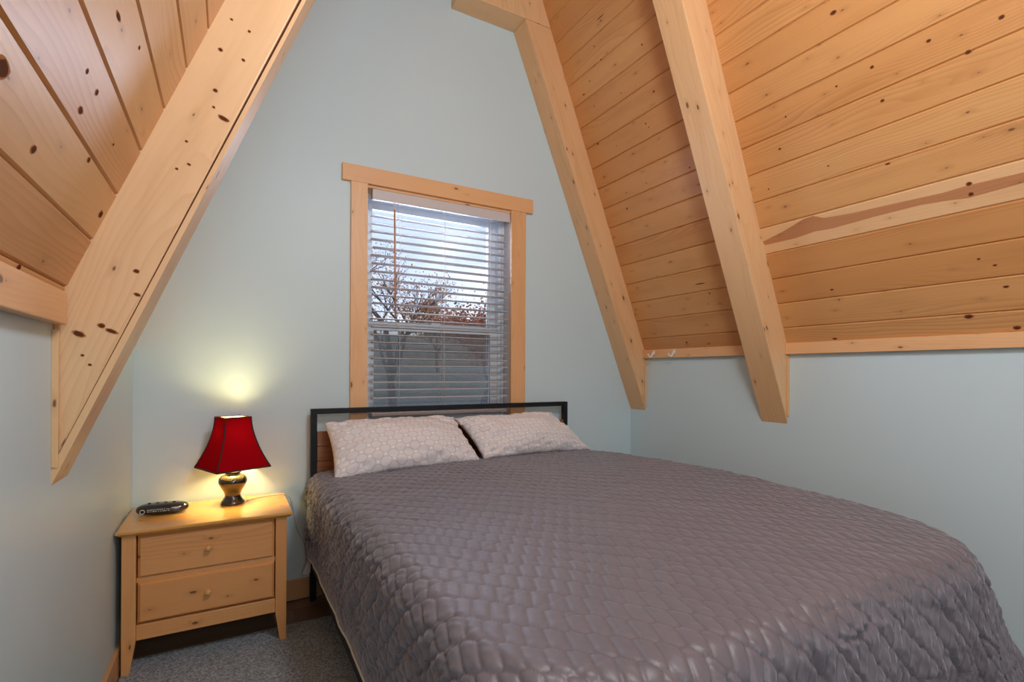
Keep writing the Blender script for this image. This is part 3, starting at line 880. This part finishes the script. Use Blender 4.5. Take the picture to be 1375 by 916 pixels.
# ------------------------------------------------------------------ bed
bd = tag(empty('bed', (1.17, 1.7, 0)), 'black metal bed frame with wood-plank headboard below the window', 'bed')
def db(name, bxs, mat=M_black, bev=.002, grain=None, parent=None):
    return boxes(name, [(a - 1.17, b - 1.17, c - 1.7, d - 1.7, e, f) for a, b, c, d, e, f in bxs], mat, parent or bd, bev, grain)
HX0, HX1, HY0, HY1 = .370, 1.985, 2.772, 2.804
db('headboard_post', [(HX0, HX0 + .03, HY0, HY1, .012, 1.004)])
db('headboard_post', [(HX1 - .03, HX1, HY0, HY1, .012, 1.004)])
db('headboard_rail', [(HX0 + .03, HX1 - .03, HY0, HY1, .976, 1.004)])
for k in range(5):
    z1 = .885 - k * .078
    db('headboard_plank', [(HX0 + .031, HX1 - .031, HY0 + .004, HY1 - .006, z1 - .0755, z1)], M_hb, .002, (1, 0, 0))
db('side_rail', [(.376, .406, .80, HY0, .18, .235)]); db('side_rail', [(1.955, 1.985, .80, HY0, .18, .235)])
db('foot_rail', [(.406, 1.955, .80, .83, .18, .235)])
db('support_slats', [(.406, 1.955, y, y + .06, .215, .232) for y in [.9 + .23 * k for k in range(8)]])
for x in (.376, 1.157, 1.955):
    db('leg', [(x, x + .03, .80, .83, .012, .18)])
db('leg', [(1.157, 1.187, 1.7, 1.73, .012, .215)])
mo = []
for cx_, cy_, a0 in ((1.95 - .16, .70 + .16, -90), (1.95 - .04, 2.765 - .04, 0), (.41 + .04, 2.765 - .04, 90), (.41 + .16, .70 + .16, 180)):
    rr_ = .16 if cy_ < 1 else .04
    mo += [(cx_ + rr_ * math.cos(math.radians(a0 + 15 * q)), cy_ + rr_ * math.sin(math.radians(a0 + 15 * q))) for q in range(7)]
mt = tag(prism('mattress', mo, 'z', .236, .65, M_matt, None, .02), 'pale mattress mostly hidden under the quilt', 'mattress')

# quilt -----------------------------------------------------------------
def vnoise(x, y, seed=0):
    xi = np.floor(x).astype(np.int64); yi = np.floor(y).astype(np.int64)
    fx = x - xi; fy = y - yi
    fx = fx * fx * (3 - 2 * fx); fy = fy * fy * (3 - 2 * fy)
    def h(a, b):
        s = np.sin(a * 127.1 + b * 311.7 + seed * 74.7) * 43758.5453
        return s - np.floor(s)
    return (h(xi, yi) * (1 - fx) + h(xi + 1, yi) * fx) * (1 - fy) + (h(xi, yi + 1) * (1 - fx) + h(xi + 1, yi + 1) * fx) * fy

QX0, QX1, QYF, QYH = .352, 2.055, .575, 2.768     # outer faces left/right/foot, head end
RC, RA = .30, .075
hemL, hemR, hemF = .676, .90, .92                 # unfolded length past the inset core
STEP = .0042
ua = np.arange(QX0 + RC - hemL, QX1 - RC + hemR, STEP)
va = np.arange(QYF + RC - hemF, QYH, STEP)
U, Vv = np.meshgrid(ua, va)

def quilt_base(U, Vv):
    yl = np.clip((QYH - Vv) / 2.1, 0, 1)                      # 0 head .. 1 foot
    bul = .03 * np.sin(np.pi * np.clip(yl, 0, 1))            # right side belly
    x0, x1 = QX0 + RC, QX1 - RC
    dl = np.maximum(x0 - U, 0); dr = np.maximum(U - x1, 0)
    df = np.maximum(QYF + RC - Vv, 0)
    dx = np.where(dl > 0, -dl, dr)
    e = np.sqrt(dx * dx + df * df)
    safe = np.maximum(e, 1e-6)
    nx, ny = dx / safe, -df / safe
    flat = RC - RA
    ea = np.clip(e - flat, 0, RA * np.pi / 2)
    th = ea / RA
    rest = np.maximum(e - flat - RA * np.pi / 2, 0)
    corner = (2 * np.abs(nx * ny)) * (e > flat)               # 0 edges .. 1 diagonal
    lft = (nx < -.5)
    flare = .055 - .05 * lft + .22 * corner * (nx > 0) + .06 * (nx * nx) * (nx > 0) + .03 * (ny < 0)
    o = np.minimum(e, flat) + RA * np.sin(th) + rest * flare
    d = RA * (1 - np.cos(th)) + rest * np.sqrt(1 - flare * flare)
    # folds in the hanging part
    ang = np.arctan2(-ny, nx)
    along = np.where(np.abs(nx) > .98, Vv, np.where(np.abs(ny) > .98, U, ang * .35))
    fold = .011 * np.sin(along * 17 + 1.3) + .008 * np.sin(along * 31 + .4) + .03 * corner * np.sin(ang * 9)
    o = o + fold * np.clip(rest / .25, 0, 1) * (e > flat) * np.where(lft, .12, 1)
    cx = np.clip(U, x0, x1); cy = np.maximum(Vv, QYF + RC)
    X = cx + nx * o; Y = cy + ny * o
    X = X + bul * np.clip((U - 1.3) / .7, 0, 1)
    s = np.clip((U - QX0) / (QX1 - QX0), 0, 1)
    top = .692 + .048 * np.sin(np.pi * np.clip((QYH - Vv) / 2.3, 0, 1)) * (.35 + .65 * s) + .012 * np.sin(np.pi * s)
    top = top - .028 * np.clip((Vv - 2.45) / .32, 0, 1) ** 2 * np.clip(1 - s * 6, 0, 1)
    Z = top - d
    low = .030
    under = np.maximum(low - Z, 0)
    Z = np.maximum(Z, low + .002 * np.sin(U * 40)); X = X + nx * under * .5; Y = Y + ny * under * .5
    side = np.clip((e - flat) / .1, 0, 1)
    return X, Y, Z, side, corner
X, Y, Z, side, corner = quilt_base(U, Vv)
# large soft undulation
# lattice of stitched cells, staggered, turned to the bed
wx = (vnoise(U * 6, Vv * 6, 1) - .5) * .022; wy = (vnoise(U * 6, Vv * 6, 2) - .5) * .022
# real lattice: rows run at -47 deg, columns at 55 deg to the head edge
ra_, rb_ = math.radians(-46), math.radians(55)
A = (.041 * math.cos(ra_), .041 * math.sin(ra_)); B = (.067 * math.cos(rb_), .067 * math.sin(rb_))
dt_ = A[0] * B[1] - A[1] * B[0]
al = ((U + wx) * B[1] - (Vv + wy) * B[0]) / dt_; be = (A[0] * (Vv + wy) - A[1] * (U + wx)) / dt_
a = (.0400, .0085); b = (.0045, .0655)
p1 = al * a[0] + be * b[0]; p2 = al * a[1] + be * b[1]
det = a[0] * b[1] - a[1] * b[0]
i0 = np.round(al); j0 = np.round(be)
best = np.full(U.shape, 9.); sec = np.full(U.shape, 9.)
cands = []
for di in (-1, 0, 1):
    for dj in (-1, 0, 1):
        cx_ = (i0 + di) * a[0] + (j0 + dj) * b[0]; cy_ = (i0 + di) * a[1] + (j0 + dj) * b[1]
        cands.append((cx_, cy_, (p1 - cx_) ** 2 + (p2 - cy_) ** 2))
dist = np.stack([c[2] for c in cands]); idx = np.argmin(dist, 0)
CX = np.take_along_axis(np.stack([c[0] for c in cands]), idx[None], 0)[0]
CY = np.take_along_axis(np.stack([c[1] for c in cands]), idx[None], 0)[0]
edge = np.full(U.shape, 9.)
for c in cands:
    vx, vy = c[0] - CX, c[1] - CY; L = np.hypot(vx, vy)
    ok = L > 1e-6
    dd = np.where(ok, ((CX + vx / 2 - p1) * vx + (CY + vy / 2 - p2) * vy) / np.maximum(L, 1e-6), 9.)
    edge = np.minimum(edge, dd)
puff = 1 - np.exp(-np.maximum(edge, 0) / .0048)
cellr = np.sin(CX * 913.3 + CY * 517.1) * 43758.5; cellr = cellr - np.floor(cellr)
puck = (vnoise(p1 * 28, p2 * 110, 5) - .5) + .6 * (vnoise(p1 * 60 + cellr * 9, p2 * 60, 6) - .5)
wr = np.abs(vnoise(U * 9 + Vv * 3, Vv * 14, 8) - .5) * 2
head = np.clip((Vv - 2.0) / .5, 0, 1) * (side < .5)
hgt = puff * (.0040 + .0012 * cellr + .0045 * side) + puck * (.0013 + .0050 * side + .0022 * head) * np.clip(puff * 1.3, .25, 1)
hgt = hgt + (vnoise(U * 7, Vv * 7, 9) - .5) * (.004 + .016 * side) - (1 - np.clip(wr * 5, 0, 1)) * (.0012 + .008 * side)
ramp = np.clip((U - ua[0]) / .10, .15, 1)
hgt = hgt * ramp
hgt = hgt + corner * side * ((vnoise(U * 22, Vv * 22, 12) - .5) * .022)
def grad(A):
    return np.gradient(A, axis=1), np.gradient(A, axis=0)
Xu, Xv = grad(X); Yu, Yv = grad(Y); Zu, Zv = grad(Z)
NX = Yu * Zv - Zu * Yv; NY = Zu * Xv - Xu * Zv; NZ = Xu * Yv - Yu * Xv
L = np.sqrt(NX ** 2 + NY ** 2 + NZ ** 2) + 1e-12
X = X + NX / L * hgt; Y = Y + NY / L * hgt; Z = Z + NZ / L * hgt
Z = np.maximum(Z, .016)
Y = np.minimum(Y, HY0 - .003)
nv, nu = U.shape
co = np.stack([X, Y, Z], -1).reshape(-1, 3).astype(np.float32)
I = np.arange(nv * nu).reshape(nv, nu)
quads = np.stack([I[:-1, :-1], I[:-1, 1:], I[1:, 1:], I[1:, :-1]], -1).reshape(-1, 4)
me = bpy.data.meshes.new('quilt')
me.vertices.add(len(co)); me.vertices.foreach_set('co', co.ravel())
me.loops.add(quads.size); me.loops.foreach_set('vertex_index', quads.ravel().astype(np.int32))
me.polygons.add(len(quads)); me.polygons.foreach_set('loop_start', np.arange(0, quads.size, 4, dtype=np.int32))
me.update(calc_edges=True)
me.polygons.foreach_set('use_smooth', np.ones(len(quads), dtype=bool))
at = me.attributes.new('stitch', 'FLOAT', 'POINT')
at.data.foreach_set('value', np.clip(1 - edge / .0032, 0, 1).ravel().astype(np.float32))
ql = tag(link('quilt', me, M_quilt), 'grey-mauve stitched quilt covering the whole bed', 'quilt')
# pale edging along the hem
hp = [(X[j, 0] - .001, Y[j, 0], Z[j, 0] - .003) for j in range(int(.62 / STEP), nv - 4, 6)]
tubes('hem_edging', [(hp, .0042)], M_cream, ql, 8)


# pillows -----------------------------------------------------------------
def pillow(name, c00, c10, c01, c11, thick, seed, label):
    """c00 lower left, c10 lower right, c01 upper left, c11 upper right corners"""
    nU, nV = 90, 64
    s, t = np.meshgrid(np.linspace(-1, 1, nU), np.linspace(-1, 1, nV))
    # sides pull in between the corners
    s2 = s * (1 - .05 * (1 - t * t) ** 1.0) ; t2 = t * (1 - .07 * (1 - s * s) ** 1.0)
    c00, c10, c01, c11 = [np.array(c, float) for c in (c00, c10, c01, c11)]
    a_, b_ = (s2 + 1) / 2, (t2 + 1) / 2
    P = (c00[None, None] * ((1 - a_) * (1 - b_))[..., None] + c10 * (a_ * (1 - b_))[..., None] + c01 * ((1 - a_) * b_)[..., None] + c11 * (a_ * b_)[..., None])
    nn = np.cross((c10 - c00) + (c11 - c01), (c01 - c00) + (c11 - c10)); nn /= np.linalg.norm(nn)
    prof = np.maximum((1 - np.abs(s) ** 2.6), 0) ** .55 * np.maximum((1 - np.abs(t) ** 2.2), 0) ** .55
    wr = (vnoise(s * 3 + seed, t * 3, 20 + seed) - .5) * .030 * prof
    edgew = np.clip(1 - prof, 0, 1)
    rad = (vnoise(s * 2 + t * 9, t * 2 - s * 9, 33 + seed) - .5) * .022 * np.clip(edgew * 2, 0, 1) * (prof > 0)
    top = P + nn * ((thick * .62 * prof + wr + rad)[..., None])
    bot = P - nn * ((thick * .08 * prof)[..., None])
    co = np.concatenate([top.reshape(-1, 3), bot.reshape(-1, 3)])
    F = []
    N = nU * nV
    I = np.arange(N).reshape(nV, nU)
    for j in range(nV - 1):
        for i in range(nU - 1):
            F.append((I[j, i], I[j, i + 1], I[j + 1, i + 1], I[j + 1, i]))
            F.append((N + I[j, i], N + I[j + 1, i], N + I[j + 1, i + 1], N + I[j, i + 1]))
    me = bpy.data.meshes.new(name); me.from_pydata([tuple(map(float, c)) for c in co], [], [tuple(int(k) for k in f) for f in F]); me.update()
    uvl = me.uv_layers.new(name='UVMap')
    uu = np.concatenate([((s + 1) / 2 * .76).ravel()] * 2); vv = np.concatenate([((t + 1) / 2 * .50).ravel()] * 2)
    vi = np.empty(len(me.loops), dtype=np.int32); me.loops.foreach_get('vertex_index', vi)
    uvl.data.foreach_set('uv', np.stack([uu[vi], vv[vi]], -1).ravel().astype(np.float32))
    bm = bmesh.new(); bm.from_mesh(me); bmesh.ops.remove_doubles(bm, verts=bm.verts, dist=1e-5); bmesh.ops.recalc_face_normals(bm, faces=bm.faces); bm.to_mesh(me); bm.free()
    for p in me.polygons: p.use_smooth = True
    return tag(link(name, me, M_pillow), label, 'pillow', 'two pillows against the headboard')
pillow('pillow', (.425, 2.44, .692), (1.215, 2.50, .710), (.425, 2.735, .935), (1.150, 2.745, .935), .17, 1, 'left pillow with pale circle print leaning on the headboard')
pillow('pillow', (1.235, 2.52, .712), (2.035, 2.585, .700), (1.145, 2.742, .93), (1.83, 2.745, .94), .16, 4, 'right pillow with pale circle print leaning on the headboard')

# loose corner of sheet beside the headboard post
V = [(.360, 2.748, .250), (.346, 2.752, .210), (.328, 2.755, .168), (.347, 2.738, .166), (.362, 2.722, .180), (.364, 2.728, .235)]
V2 = [(x + .003, y + .005, z) for x, y, z in V]
F = [(0, 1, 3), (1, 2, 3), (0, 3, 4), (0, 4, 5)]
n = len(V)
me = mesh('sheet', V + V2, F + [tuple(n + i for i in f) for f in F])
tag(link('bed_sheet', me, M_sheet), 'white corner of bed sheet poking out beside the nightstand', 'sheet')
